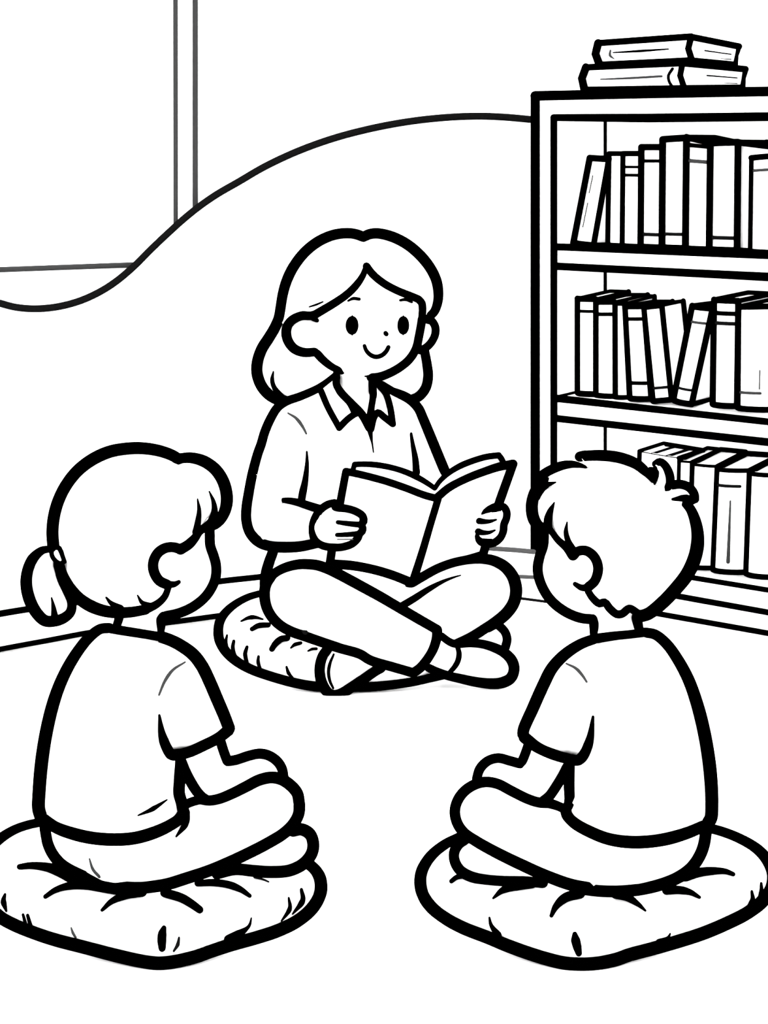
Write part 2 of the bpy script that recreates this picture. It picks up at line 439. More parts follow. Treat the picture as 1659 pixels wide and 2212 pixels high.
# ------------------------------------------------------------------ shelved books
def trilin(h, u, v, w):
    f = (h[0]*(1-u) + h[1]*u) * (1-v) + (h[3]*(1-u) + h[2]*u) * v
    b = (h[4]*(1-u) + h[5]*u) * (1-v) + (h[7]*(1-u) + h[6]*u) * v
    return f * (1-w) + b * w
def sub(mb, h, u0, u1, v0, v1, w0, w1, m='W'):
    mb.hexbox([trilin(h, *t) for t in ((u0, v0, w0), (u1, v0, w0), (u1, v1, w0), (u0, v1, w0),
                                      (u0, v0, w1), (u1, v0, w1), (u1, v1, w1), (u0, v1, w1))], m)
def book(label, tl, tr, br, bl, o, d, w, group, lift=0.0, blift=0.0, bulge=0.006, bands=(), sides=(1, 1), topw=None, strokes=(), top_strips=(), edge=.75):
    f = [PF(*bl, o), PF(*br, o), PF(*tr, o), PF(*tl, o)]
    n = np.array((NX * d, NY * d, 0)); z = np.array((0, 0, 1.0))
    h = f + [f[0] + n + z * blift, f[1] + n + z * blift, f[2] + n + z * lift, f[3] + n + z * lift]
    base = (h[0] + h[1] + h[4] + h[5]) / 4
    t = thing('book', label, 'book', base, group)
    cv = MB()
    sub(cv, h, 0, .09, 0, 1, 0.03, 1); sub(cv, h, .91, 1, 0, 1, 0.03, 1)
    fr = lambda u, v: trilin(h, u, v, 0.0) - np.array((NX, NY, 0)) * bulge * (4 * u * (1 - u)) ** 0.75
    us = np.linspace(0, 1, 9); vs = np.linspace(0, 1, 5); V, Fc = [], []
    for v in vs:
        for u in us: V.append(fr(u, v))
        for u in us: V.append(trilin(h, u, v, 0.06))
    for j in range(4):
        for i in range(8):
            a = j * 18 + i; Fc.append((a, a+1, a+19, a+18)); Fc.append((a+10, a+9, a+27, a+28))
        Fc.append((j*18, j*18+18, j*18+27, j*18+9)); Fc.append((j*18+8, j*18+17, j*18+35, j*18+26))
    for i in range(8):
        Fc.append((i, i+9, i+10, i+1)); Fc.append((72+i, 72+i+1, 72+i+10, 72+i+9))
    cv.add(V, Fc)
    s = f[0][1] / FP / 2; topw = w if topw is None else topw
    eye = np.array((0, 0, EYE))
    def line(pts, ww, k='K'):
        r = (np.array(widths(ww, np.array(pts))) + 1.2) * s
        cv.tube([q + (eye - q) * (1.4 * a / q[1]) for q, a in zip(pts, r)], r, k)
    fwd = lambda q: q + (eye - q) * (bulge * .8 / q[1])
    if sides[0]: line([fwd(fr(0, v)) for v in (0, .5, 1)], w * sides[0])
    if sides[1]: line([fwd(fr(1, v)) for v in (0, .5, 1)], w * sides[1])
    line([fr(u, 0) for u in us], w); line([fr(u, 1) for u in us], topw)
    for u in (0, 1):
        line([trilin(h, u, 1, k) for k in (0, 1)], w * edge)
        line([trilin(h, u, 0, k) for k in (0, 1)], w * .8)
    line([trilin(h, 0, 1, 1), trilin(h, 1, 1, 1)], w * edge)
    line([trilin(h, 1, 0, 1), trilin(h, 1, 1, 1)], w * .9)
    for b in bands:
        v, bw, k = b[:3]; u0, u1 = b[3:5] if len(b) > 3 else (0.06, .94); dv = b[5] if len(b) > 5 else 0
        line([fr(u, v + dv * (u - .5)) for u in np.linspace(u0, u1, 7)], bw, k)
    for pts, ww, k in strokes:
        line([fr(u, v) for u, v in pts], ww, k)
    cv.build('cover', t, base, smooth=False)
    pg = MB(); sub(pg, h, .095, .905, .02, .985, .062, .97)
    for u, ww, k in top_strips:
        q = [trilin(h, u, .985, a) + z * .001 for a in (.03, .97)]; pg.tube(q, np.array([ww, ww]) * s, k)
    pg.build('pages', t, base, smooth=False)
    return t
def Q(*p): return Z(1109, 40, 550, *p)
def R(*p): return Z(1159, 500, 500, *p)
def S(*p): return [(1359 + x * .20339, 900 + y * .20339) for x, y in p]
G1, G2, G3 = 'books on the top shelf', 'books on the middle shelf', 'books on the bottom shelf'
book('thin white book leaning right at the left end of the top shelf', *Q((497, 908), (622, 916), (522, 1478), (390, 1462)), .03, .1, 13, G1,
     strokes=[([(.42, .8), (.4, .6)], 1.2, 'G'), ([(.42, .48), (.4, .2)], 1.2, 'G')], sides=(1, .9))
book('narrow plain upright book the leaning book of the top shelf rests against', *Q((623, 880), (713, 880), (708, 1480), (614, 1474)), .03, .1, 10, G1, bands=())
book('narrow book with two bands near its top on the top shelf', *Q((713, 880), (832, 880), (827, 1486), (708, 1480)), .03, .1, 11, G1,
     bands=[(1 - 87/600, 4.5, 'K'), (1 - 140/600, 5.5, 'K')], sides=(.9, 1))
book('upright book banded near top and foot, left of the tallest on the top shelf', *Q((833, 838), (970, 838), (967, 1492), (828, 1486)), .028, .1, 13, G1,
     bands=[(1 - 90/650, 6, 'K'), (82/650, 6.5, 'D')])
book('tallest book of the top shelf, with a single band at its foot', *Q((972, 788), (1127, 778), (1120, 1498), (967, 1492)), .026, .1, 14, G1,
     bands=[(90/710, 6, 'D', .1, .94)])
book('book with grey upper band immediately right of the tallest book on the top shelf', *Q((1127, 772), (1283, 806), (1275, 1505), (1120, 1498)), .026, .1, 13, G1,
     bands=[(1 - 40/705, 8, 'K', .05, .95, .025), (1 - 140/705, 7, 'G', .06, .92, .022)])
book('wide book with one band at its foot near the right of the top shelf', *Q((1283, 812), (1463, 806), (1457, 1512), (1275, 1505)), .026, .1, 14, G1,
     bands=[(80/700, 7, 'D')])
book('wide plain book partly hidden at the right edge of the top shelf', *Q((1463, 806), (1740, 840), (1740, 1524), (1457, 1512)), .04, .1, 13, G1)
book('short grey-banded book standing forward at the right edge of the top shelf', *Q((1550, 908), (1735, 893), (1735, 1524), (1542, 1514)), .012, .025, 9, G1,
     bands=[(1 - 85/610, 5, 'G', .08, 1)], topw=12)
# middle shelf
book('upright book with a black upper band at the left end of the middle shelf', *R((293, 480), (425, 485), (425, 1165), (293, 1156)), .055, .115, 11.5, G2, edge=.58, lift=.014, blift=.008, bulge=.012,
     bands=[(1 - 88/676, 5.5, 'K', .1, .92)], topw=12)
book('upright book with a double band, second from the left on the middle shelf', *R((425, 506), (562, 506), (564, 1182), (425, 1170)), .055, .115, 11, G2, edge=.58, lift=.014, blift=.008, bulge=.012,
     bands=[(1 - 86/668, 7, 'K', .1, .95)])
book('thin book squeezed between upright and leaning books on the middle shelf', *R((564, 510), (642, 516), (650, 1190), (564, 1186)), .055, .1, 10, G2, edge=.58, lift=.014, blift=.008, bulge=.01, sides=(1, 0))
book('leaning book banded at top and foot on the middle shelf', *R((634, 536), (770, 536), (822, 1200), (668, 1194)), .048, .1, 12, G2, edge=.58, lift=.008, blift=.008, bulge=.014,
     bands=[(1 - 90/660, 7, 'K', .12, .9), (112/660, 7, 'K', .12, .9)])
book('plain leaning book with one band at its foot in the centre of the middle shelf', *R((770, 546), (898, 530), (968, 1205), (836, 1216)), .046, .075, 11.5, G2, edge=.58, lift=.008, blift=.008, bulge=.014,
     bands=[(90/665, 5, 'D', .12, .94, .0)])
book('book tilted to the right against a tall upright book on the middle shelf', *R((1116, 532), (1262, 552), (1112, 1238), (982, 1202)), .042, .08, 12.5, G2, lift=.004, blift=.008, bulge=.014,
     bands=[(1 - 105/665, 4.5, 'G', .12, .9, 0), (95/665, 4.5, 'D', .1, .94)])
book('tall upright book with two bands near its top on the middle shelf', *R((1272, 488), (1446, 498), (1436, 1252), (1262, 1238)), .04, .12, 12.5, G2, lift=.012, blift=.008, bulge=.014,
     bands=[(1 - 92/748, 8.5, 'K', .1, .94), (1 - 163/748, 7, 'D', .1, .94)])
book('wide white book at the right edge of the middle shelf', *R((1446, 540), (1690, 536), (1690, 1278), (1440, 1262)), .04, .12, 12, G2, lift=.012, blift=.008, bulge=.02,
     bands=[(115/725, 5, 'G', .1, .78)], strokes=[([(.76, .2), (.77, .38)], 2, 'L')])
# bottom shelf
book('leftmost thick book on the bottom shelf, rising behind the tufted-haired child', *S((110, 368), (528, 440), (500, 1570), (80, 1520)), .06, .085, 9, G3, edge=1.0, lift=.012, blift=.012, bulge=.004,
     topw=1, sides=(1, 0), top_strips=[(.3, 7, 'D'), (.68, 8, 'D')])
book('narrow plain book beside the thick book on the bottom shelf', *S((530, 466), (665, 482), (640, 1595), (505, 1575)), .06, .1, 7.5, G3, edge=1.0, lift=.022, blift=.012, bulge=.008, topw=4)
book('plain book on the bottom shelf, left of the one with a grey stripe', *S((670, 500), (935, 528), (890, 1606), (635, 1590)), .058, .1, 9.5, G3, edge=1.0, lift=.026, blift=.012, bulge=.012, topw=5.5)
book('book with a band and a long grey stripe on its spine, on the bottom shelf', *S((935, 548), (1278, 572), (1240, 1652), (890, 1614)), .055, .105, 11, G3, edge=1.0, lift=.026, blift=.012, bulge=.026,
     bands=[(1 - 165/1068, 5.5, 'D', .1, .86)], strokes=[([(.66, .7), (.66, .5), (.66, .1)], [2.5, 5, 7], 'G')], topw=9)
book('wide white book at the right edge of the bottom shelf', *S((1280, 590), (1620, 622), (1580, 1705), (1242, 1655)), .05, .105, 11, G3, edge=1.0, lift=.028, blift=.012, bulge=.026, topw=9)

# ------------------------------------------------------------------ two books lying on top of the case
def flat_book(label, lt, lb, ct, cb_, rt, rb, wl, wc, wr, wt, strokes):
    dL, dR = 0.022, 0.015
    YL = lambda px: float(PF(px, 100, dL)[1])
    c0 = YL(ct[0])
    L0, L1 = PF(*lb, dL), PF(*lt, dL); C0, C1 = PF(*cb_, dL), PF(*ct, dL)
    def rr(p):      # the end runs straight back from the near corner
        a = (p[0] - CX) / FP; X0, Y0 = C0[0], C0[1]
        L = (a * Y0 - X0) / (NX - a * NY); return P(p[0], p[1], Y0 + NY * L)
    R0, R1 = rr(rb), rr(rt)
    h = [L0, C0, C1, L1, L0 + R0 - C0, R0, R1, L1 + R1 - C1]
    base = (h[0] + h[1] + h[4] + h[5]) / 4
    t = thing('book', label, 'book', base, 'books lying on top of the bookshelf')
    cv = MB(); s = c0 / FP / 2
    sub(cv, h, 0, 1, 0, .1, 0, 1); sub(cv, h, 0, 1, .9, 1, 0, 1)
    sub(cv, h, 0, 1, .1, .9, 0, .05)
    mid = lambda a, b, k: (a + b) / 2 + np.array((UX, UY, 0)) * k
    f_ = lambda q: q + (np.array((0, 0, EYE)) - q) * (.011 / q[1])
    cv.tube([f_(q) for q in (L0, mid(L0, L1, -.011), L1)], np.array([wl] * 3) * s, 'K')
    cv.tube([f_(L1), f_(C1)], np.array([wt, wt]) * s, 'K'); cv.tube([f_(C1), f_(R1)], np.array([wt, wt]) * s, 'K')
    cv.tube([L0, C0], np.array([wc, wc]) * s, 'K'); cv.tube([C0, R0], np.array([wc, wc]) * s, 'K')
    cv.tube([f_(q) for q in (C0 + np.array((UX*.006, UY*.006, 0)), mid(C0, C1, -.005), C1 + np.array((UX*.004, UY*.004, 0)))], np.array([wc + 1] * 3) * s, 'K')
    FL = lambda px, py: PF(px, py, dL - .004)
    for w, pts, k, side_ in strokes:
        path = smooth(pts, 6)
        q = [FL(a, b) if side_ == 'l' else rr((a, b)) - np.array((0, .003, 0)) for a, b in path]
        if side_ == 'l': cv.tube(q, widths(w, path) * s, k)
    cv.build('cover', t, base, smooth=False)
    pg = MB(); sub(pg, h, .015, .995, .1, .9, .05, .985)
    pg.tube([R0, mid(R0, R1, -.004), R1], np.array([wr] * 3) * s, 'K')
    for w, pts, k, side_ in strokes:
        if side_ == 'r':
            path = smooth(pts, 6); q = [rr(p) - np.array((0, .006, 0)) for p in path]
            pg.tube(q, widths(w, path) * s, k)
    pg.build('pages', t, base, smooth=False)
(lt, lb, ct, cb_, rt, rb) = Q((472, 318), (462, 462), (1094, 290), (1100, 452), (1512, 330), (1492, 448))
flat_book('lower of the two books lying flat on top of the bookshelf', lt, lb, ct, cb_, rt, rb, 19, 13, 14, 15, [
    ([3, 5, 5], Q((568, 396), (760, 388), (965, 376)), 'G', 'l'), (6.5, Q((1036, 328), (1010, 370), (1012, 405), (1036, 446)), 'K', 'l'),
    ([3.5, 3, 3], Q((1260, 372), (1360, 380), (1456, 388)), 'K', 'r'), ([1.5, 2.5], Q((1370, 420), (1456, 425)), 'D', 'r')])
(lt, lb, ct, cb_, rt, rb) = Q((552, 160), (560, 300), (1150, 118), (1150, 272), (1470, 182), (1445, 300))
flat_book('upper of the two books lying flat on top of the bookshelf', lt, lb, ct, cb_, rt, rb, 19, 14, 13, 15, [
    ([3, 6, 3], Q((650, 222), (820, 212), (1010, 199)), 'K', 'l'), ([4, 6, 2], Q((632, 208), (628, 240), (656, 263)), 'G', 'l'),
    ([3.5, 3, 3], Q((1246, 210), (1330, 222), (1416, 234)), 'K', 'r'), ([1.5, 2.5], Q((1350, 262), (1416, 266)), 'D', 'r')])

# ================================================================== FLOOR CUSHIONS
def cushion(label, segs, pf, pb, R_, Tf, strokes, group='round floor cushions'):
    (py0, y0), (py1, y1) = pf, pb
    Yf = lambda px, py: y0 + (y1 - y0) * (py0 - np.asarray(py, float)) / (py0 - py1)
    mb = MB(); pu = Puff(mb, segs, Yf, Tf, 0, R_, step=14, floor=True)
    wid = lambda w: [k * 1.22 for k in w]
    pu.ink(mb, *[(wid(st[0]),) + tuple(st[1:]) for st in strokes])
    v = np.array(mb.v); b = np.array(((v[:, 0].min() + v[:, 0].max()) / 2, (v[:, 1].min() + v[:, 1].max()) / 2, 0))
    o = mb.build('floor_cushion', None, b); tag(o, label, 'cushion', group); return pu
def D(*p): return Z(440, 1150, 400, *p)
def E_(*p): return Z(800, 1150, 400, *p)
def J(*p): return Z(0, 1700, 500, *p)
def K_(*p): return Z(300, 1700, 500, *p)
def O_(*p): return Z(880, 1700, 500, *p)
def P_(*p): return Z(1209, 1700, 450, *p)
cushion('round floor cushion under the seated adult reader', [
    ('r', [18, 20, 19, 19, 18, 16], D((500, 560), (400, 590), (300, 640), (210, 710), (150, 790), (130, 880), (145, 980), (200, 1070), (300, 1160), (430, 1230),
        (600, 1290), (800, 1345), (1000, 1380), (1200, 1388), (1400, 1385)) + E_((0, 1383), (200, 1365), (400, 1335), (560, 1300), (660, 1278))),
    ('r', 16, [(959, 1458), (1030, 1440), (1072, 1405), (1070, 1355), (1000, 1305), (850, 1276), (700, 1268), (620, 1272)] + D((500, 560)))],
    (1484, 5.043), (1270, 5.5), 90, 0.06, [
    ([2, 7, 2], D((335, 795), (400, 765), (460, 760), (530, 778))), ([7, 9, 8], D((432, 866), (490, 835), (580, 828))),
    ([9, 11, 10], D((610, 1045), (640, 1000), (690, 957), (750, 945))), ([2, 6, 5], D((780, 1035), (815, 1005), (870, 990))),
    ([2, 4, 4], D((935, 1062), (970, 1045), (1010, 1042))), ([3, 4.5, 3], D((209, 922), (199, 970), (210, 1025))),
    ([5, 6, 5], D((269, 975), (260, 1030), (275, 1095))), ([5, 7, 6], D((388, 1027), (371, 1085), (385, 1165))),
    ([4, 6, 4], D((491, 1112), (487, 1160), (507, 1225))), ([3, 6, 2], D((742, 1205), (760, 1260), (800, 1305)))])
cushion('round floor cushion under the child with a ponytail', [
    ('r', [24, 25, 26, 26, 26], J((300, 262), (200, 283), (100, 318), (0, 380), (-70, 450), (-115, 550), (-125, 650), (-105, 760), (-60, 870), (0, 932), (100, 988), (250, 1048), (400, 1097),
        (600, 1148), (800, 1200), (1000, 1246), (1100, 1261), (1150, 1263), (1250, 1252), (1400, 1217), (1500, 1182)) +
        K_((650, 1134), (850, 1078), (1000, 1028), (1140, 958), (1240, 872), (1295, 780), (1306, 700), (1283, 625), (1215, 555))),
    ('r', 24, [(666, 1867), (650, 1850), (560, 1815), (450, 1790), (300, 1774), (180, 1773), (92, 1778)])],
    (2079, 3.316), (1778, 3.70), 110, 0.035, [
    ([9, 13, 18, 20], J((140, 572), (220, 563), (350, 577), (450, 615), (540, 665))), ([7, 13, 15, 14], J((325, 785), (400, 737), (500, 708), (620, 705), (800, 735), (900, 752))),
    ([5, 13, 16], J((732, 882), (800, 820), (900, 775), (1020, 752))), ([12, 15, 15], J((1432, 880), (1380, 842), (1300, 795), (1180, 758))),
    ([6, 12, 12, 10], K_((795, 780), (730, 735), (650, 702), (540, 685), (420, 690))), ([1.5, 4], K_((930, 680), (890, 662), (830, 645)), 'D'),
    ([4, 10, 3], J((36, 770), (24, 815), (45, 888))), ([4, 5], J((165, 915), (180, 970))), ([5, 6], J((198, 920), (218, 990))),
    ([2, 4, 3], J((510, 1010), (522, 1045), (542, 1078)), 'G'), ([8, 15, 15, 12], J((1175, 1010), (1163, 1050), (1160, 1100), (1162, 1155))),
    ([3, 6, 3], J((1283, 1080), (1274, 1130), (1246, 1175)), 'D'), ([2, 6, 14, 14], K_((806, 940), (790, 995), (730, 1045), (640, 1090))),
    ([3, 8, 2], K_((1074, 795), (1082, 870), (1022, 960))), ([5, 10, 2], K_((1165, 735), (1175, 810), (1102, 910)))])
cushion('round floor cushion under the child with short tufted hair', [
    ('r', [24, 26, 26, 26], O_((380, 365), (270, 420), (170, 500), (110, 590), (92, 670), (110, 770), (170, 860), (270, 940), (400, 1010), (580, 1080), (700, 1130), (850, 1185),
        (1000, 1232), (1130, 1262), (1250, 1270), (1370, 1262), (1500, 1235)) +
        P_((550, 1338), (750, 1285), (950, 1228), (1150, 1163), (1350, 1078), (1500, 1000), (1620, 905), (1690, 800), (1700, 700), (1660, 600), (1580, 510), (1450, 430), (1300, 370), (1180, 338))),
    ('r', 24, [(1528, 1791), (1480, 1783), (1300, 1778), (1100, 1788), (1000, 1808)])],
    (2080, 3.316), (1785, 3.70), 110, 0.035, [
    ([7, 8, 10], O_((315, 675), (350, 648), (400, 632))), ([3, 12, 17, 16], O_((615, 797), (680, 742), (780, 707), (900, 690))),
    ([6, 15, 17], O_((1032, 922), (1062, 860), (1130, 795), (1240, 762))), ([7, 14, 17], P_((1382, 694), (1320, 672), (1220, 668), (1100, 682), (1000, 712))),
    ([5, 13, 15], P_((1113, 878), (1040, 838), (950, 820), (850, 822))), ([3, 12, 14], P_((682, 984), (620, 930), (540, 880), (440, 855))),
    ([3, 7, 12], O_((588, 937), (600, 990), (650, 1060))), ([8, 16, 15, 11], O_((1200, 1055), (1204, 1090), (1216, 1140), (1228, 1190))),
    ([2, 6, 10], P_((880, 1168), (862, 1200), (790, 1235))), ([4, 9, 2], P_((1530, 832), (1536, 900), (1478, 998))), ([4, 7, 2], P_((1605, 768), (1606, 830), (1578, 910)))])

# ================================================================== THE READER
def A(*p): return Z(500, 460, 500, *p)
def B(*p): return Z(500, 900, 500, *p)
def C(*p): return Z(800, 900, 400, *p)
tb = np.array((P(790, 1290, 5.3)[0], 5.3, 0.1))
reader = thing('person', 'long-haired adult in a collared shirt sitting cross-legged facing us and reading an open book', 'person', tb, 'people sitting for story time')
ink = MB(); sk = MB()
face = Puff(sk, [
    ('r', 17, A((1368, 745), (1360, 800), (1345, 880), (1322, 975), (1270, 1055), (1190, 1118), (1100, 1162), (1040, 1178), (1000, 1180))),
    ('r', None, A((1000, 1180), (900, 1185), (790, 1140))),
    ('r', [12, 15, 17], A((790, 1135), (720, 1103), (655, 1052), (603, 995))),
    ('r', [17, 19, 20, 19, 17], A((600, 997), (520, 1000), (452, 975), (408, 922), (392, 860), (405, 800), (450, 757), (510, 735), (575, 738))),
    ('r', None, A((600, 700), (760, 560), (960, 330), (1200, 480), (1368, 620)))], 5.30, .08, .06, 75, step=9, lines=False)
neck = Puff(sk, [('r', 14, A((755, 1140), (752, 1190), (752, 1235))), ('r', None, A((752, 1250), (860, 1420), (985, 1560), (1040, 1300))),
                 ('r', 14, A((1010, 1290), (1008, 1180))), ('r', None, A((1000, 1080), (880, 1040), (760, 1080)))], 5.35, .035, .03, 40, step=9, lines=False)
ear = Puff(sk, [('r', 16, A((1400, 765), (1432, 772), (1460, 815), (1460, 870), (1430, 930), (1390, 968), (1350, 985))), ('r', None, A((1300, 960), (1300, 800)))],
           5.325, .015, .015, 20, step=8, lines=False)
hand1 = Puff(sk, [('r', 15, B((740, 618), (690, 630), (630, 675), (590, 745), (580, 820), (597, 885), (650, 924), (730, 938), (800, 934), (868, 910), (908, 868), (916, 840))),
                  ('r', 14, B((916, 840), (938, 822), (942, 798), (928, 772))), ('r', 15, B((928, 772), (948, 750), (940, 712), (890, 678), (820, 658), (745, 652)))],
             5.035, .024, .012, 22, step=7, lines=False)
hand2 = Puff(sk, [('r', 15, C((1150, 800), (1195, 810), (1222, 855), (1218, 915), (1198, 965), (1192, 1025), (1165, 1085), (1110, 1130), (1040, 1140), (975, 1112), (946, 1065), (958, 1030))),
                  ('r', 14, C((958, 1030), (938, 990), (950, 955), (968, 935))), ('r', 15, C((968, 935), (966, 895), (1000, 852), (1080, 818), (1150, 800)))],
             5.035, .024, .012, 22, step=7, lines=False)
for pts, r in (([(735, 1128, 5.04), (760, 1105, 5.075), (790, 1100, 5.085)], .011), ([(700, 1165, 5.05), (740, 1172, 5.06), (765, 1168, 5.06)], .008)):
    limb(sk, pts, [r, r, r * .8])
for pts, r in (([(1085, 1130, 5.05), (1075, 1105, 5.085), (1050, 1100, 5.09)], .010), ([(1075, 1165, 5.05), (1050, 1166, 5.06), (1035, 1160, 5.06)], .008)):
    limb(sk, pts, [r, r, r * .8])
limb(sk, [(690, 1135, 5.05), (655, 1130, 5.09), (570, 1115, 5.22), (625, 980, 5.35), (690, 920, 5.37)], [.024, .024, .028, .03, .03])
limb(sk, [(1075, 1130, 5.06), (1030, 1125, 5.13), (950, 1105, 5.27), (900, 1000, 5.37), (860, 910, 5.38)], [.020, .022, .025, .025, .03])
limb(sk, [(850, 780, 5.37), (855, 870, 5.38), (800, 1020, 5.35), (790, 1150, 5.34), (790, 1240, 5.33)], [.035, .035, .065, .07, .07])
limb(sk, [(790, 1240, 5.33), (650, 1300, 5.12), (760, 1350, 5.03), (890, 1395, 5.03), (950, 1422, 5.10)], [.07, .055, .045, .03, .015])
limb(sk, [(790, 1240, 5.33), (1040, 1270, 5.14), (950, 1330, 5.13), (850, 1390, 5.09), (740, 1455, 5.02)], [.07, .05, .04, .025, .012])
bod = fuse(sk, .0036)
for p in (face, neck, ear, hand1, hand2): p.pipe(bod)
face.ink(bod,
    (('e', 28), A((866, 738), (864, 806), (865, 874))),
    (('e', 25.5), A((1232, 739), (1232, 806), (1230, 873))),
    (9, A((1105, 862), (1110, 868))),
    ([7, 8, 9, 9, 8], A((953, 953), (966, 986), (1000, 1020), (1040, 1032), (1082, 1018), (1112, 988), (1125, 962))),
    ([3, 6, 6], A((836, 630), (872, 613), (915, 618))), ([4, 6, 4], A((1210, 626), (1248, 620), (1292, 638))),
    ([1.5, 5, 12], A((957, 1171), (990, 1172), (1030, 1180))), ([10, 12, 8], A((560, 738), (585, 752), (612, 770))))
hand1.ink(bod, ([8, 10, 11, 12], B((762, 757), (830, 766), (890, 772), (925, 774))), ([8, 9, 10, 11], B((757, 848), (820, 846), (880, 842), (912, 840))), (1, B((760, 880), (870, 880)), 'L'),
          (12, B((745, 655), (760, 640))))
hand2.ink(bod, ([13, 10, 7, 3], C((972, 934), (1020, 940), (1070, 938), (1128, 924))), ([13, 10, 7, 3], C((965, 1030), (1010, 1040), (1065, 1038), (1116, 1018))))
bod.build('body', reader, tb)

hr = MB()
hb = Puff(hr, [
    ('r', [20, 22, 23, 23, 22], A((394, 490), (366, 590), (352, 680), (340, 750), (310, 822), (270, 890), (215, 978), (185, 1070), (183, 1150), (212, 1235), (265, 1300), (330, 1338), (380, 1345))),
    ('r', None, A((420, 1400), (850, 1300), (1240, 1400))),
    ('r', [20, 20, 18], A((1270, 1345), (1340, 1318), (1392, 1255), (1410, 1170), (1402, 1085), (1385, 990))),
    ('r', None, A((1385, 960), (1390, 700), (900, 450), (420, 560)))], 5.40, .03, .06, 40, step=12)
hb.ink(hr, ([2, 8, 9, 11, 10], A((300, 1137), (291, 1195), (303, 1245), (330, 1285), (372, 1325))))
cap = Puff(hr, [
    ('r', [20, 22, 22, 21], A((330, 776), (340, 750), (352, 680), (366, 590), (394, 490), (445, 385), (525, 282), (622, 205), (730, 158), (830, 145), (895, 153), (945, 172))),
    ('r', [21, 22, 22, 21, 17], A((945, 172), (990, 152), (1050, 147), (1150, 170), (1260, 226), (1358, 310), (1428, 400), (1470, 490), (1483, 580), (1477, 645), (1455, 705), (1415, 748))),
    ('o', 15, A((1380, 750), (1369, 745), (1370, 690), (1364, 645), (1340, 618))),
    ('o', 15, A((1340, 618), (1290, 597), (1180, 553), (1085, 500), (1010, 437), (968, 382))),
    ('o', [10, 15, 16, 17], A((968, 382), (938, 455), (888, 525), (822, 588), (740, 645), (660, 693), (600, 728))),
    ('o', [16, 18, 19], A((600, 728), (560, 737), (510, 735), (450, 757), (405, 800), (392, 850))),
    ('o', None, A((392, 850), (375, 805), (354, 772)))], 5.31, .125, .14, 75, step=10)
cap.ink(hr, ([2, 3.5, 2], A((558, 673), (610, 656), (655, 637))))
hr.build('hair', reader, tb)

sh = MB()
shirt = Puff(sh, [
    ('r', [14, 18, 20, 21], A((748, 1165), (690, 1212), (620, 1258), (500, 1312), (390, 1352), (330, 1395), (285, 1465), (240, 1565), (212, 1659)) +
        B((190, 260), (152, 400), (123, 550), (107, 660), (107, 745), (132, 830), (190, 895))),
    ('r', None, B((190, 895), (300, 880), (400, 1000), (500, 1100), (700, 1250), (1300, 1250), (1560, 950), (1760, 900), (1880, 800), (1700, 520))),
    ('r', [21, 21, 20, 19, 14], B((1530, 392), (1480, 272), (1420, 125), (1372, 10)) + A((1340, 1400), (1275, 1335), (1150, 1272), (1060, 1222))),
    ('o', [13, 14, 12], A((1015, 1235), (1018, 1310), (1005, 1395), (988, 1480), (988, 1540))),
    ('o', [16, 16, 15, 14], A((988, 1540), (935, 1445), (860, 1365), (785, 1285), (752, 1230), (753, 1175)))], 5.345, .105, .10, 90, step=12)
low = Puff(sh, [('r', [20, 22, 20], B((305, 900), (298, 960), (270, 1040), (246, 1130), (240, 1220), (260, 1300))), ('r', None, B((500, 1400), (1200, 1300), (1200, 900)))], 5.35, .05, .08, 60)
yfa = lambda px, py: 5.345 - .29 * np.clip((np.asarray(px, float) - 568) / 120, 0, 1.1)
arm = Puff(sh, [
    ('r', [20, 21, 21, 22, 20], B((152, 400), (123, 550), (107, 660), (107, 745), (132, 830), (190, 895), (275, 928), (380, 936), (500, 930), (620, 905))),
    ('o', None, B((640, 905), (640, 665))),
    ('r', [17, 16, 12, 2], B((630, 662), (560, 640), (480, 615), (395, 600), (340, 602), (296, 616))),
    ('o', None, B((230, 560), (210, 430)))], yfa, .035, .05, 45, step=10)
shirt.ink(sh, ([2.5, 6.5, 3], A((405, 1435), (462, 1470), (510, 1532), (536, 1582)), 'G'), ([3, 8, 12, 16, 16], B((540, 252), (541, 340), (528, 460), (508, 560), (500, 620))),
          ([5, 9, 13, 15], B((1288, 122), (1300, 200), (1318, 300), (1326, 400))), ([18, 10, 3, 1.5], A((985, 1500), (992, 1555)) + B((1000, 145), (1010, 200), (1018, 256))))
so_ = sh.build('shirt', reader, tb)
co = MB()
yco = lambda px, py: shirt.front(np.asarray(px, float), np.asarray(py, float)) - .014
cl = Puff(co, [('o', 12, A((640, 1272), (690, 1390), (772, 1540))), ('o', 12.5, A((772, 1540), (830, 1480), (888, 1437))), ('o', 14, A((888, 1437), (850, 1362), (780, 1285), (750, 1225))),
               ('o', None, A((735, 1195), (640, 1272)))], yco, .004, .004, 30, step=9)
cr = Puff(co, [('o', 12.5, A((1062, 1238), (1105, 1290), (1138, 1395), (1156, 1512))), ('o', 13, A((1156, 1512), (1100, 1468), (1048, 1430), (1022, 1462), (1000, 1550))),
               ('o', 13, A((988, 1510), (1003, 1395), (1015, 1310), (1012, 1235)))], yco, .004, .004, 30, step=9)
co.build('collar', so_, tb)

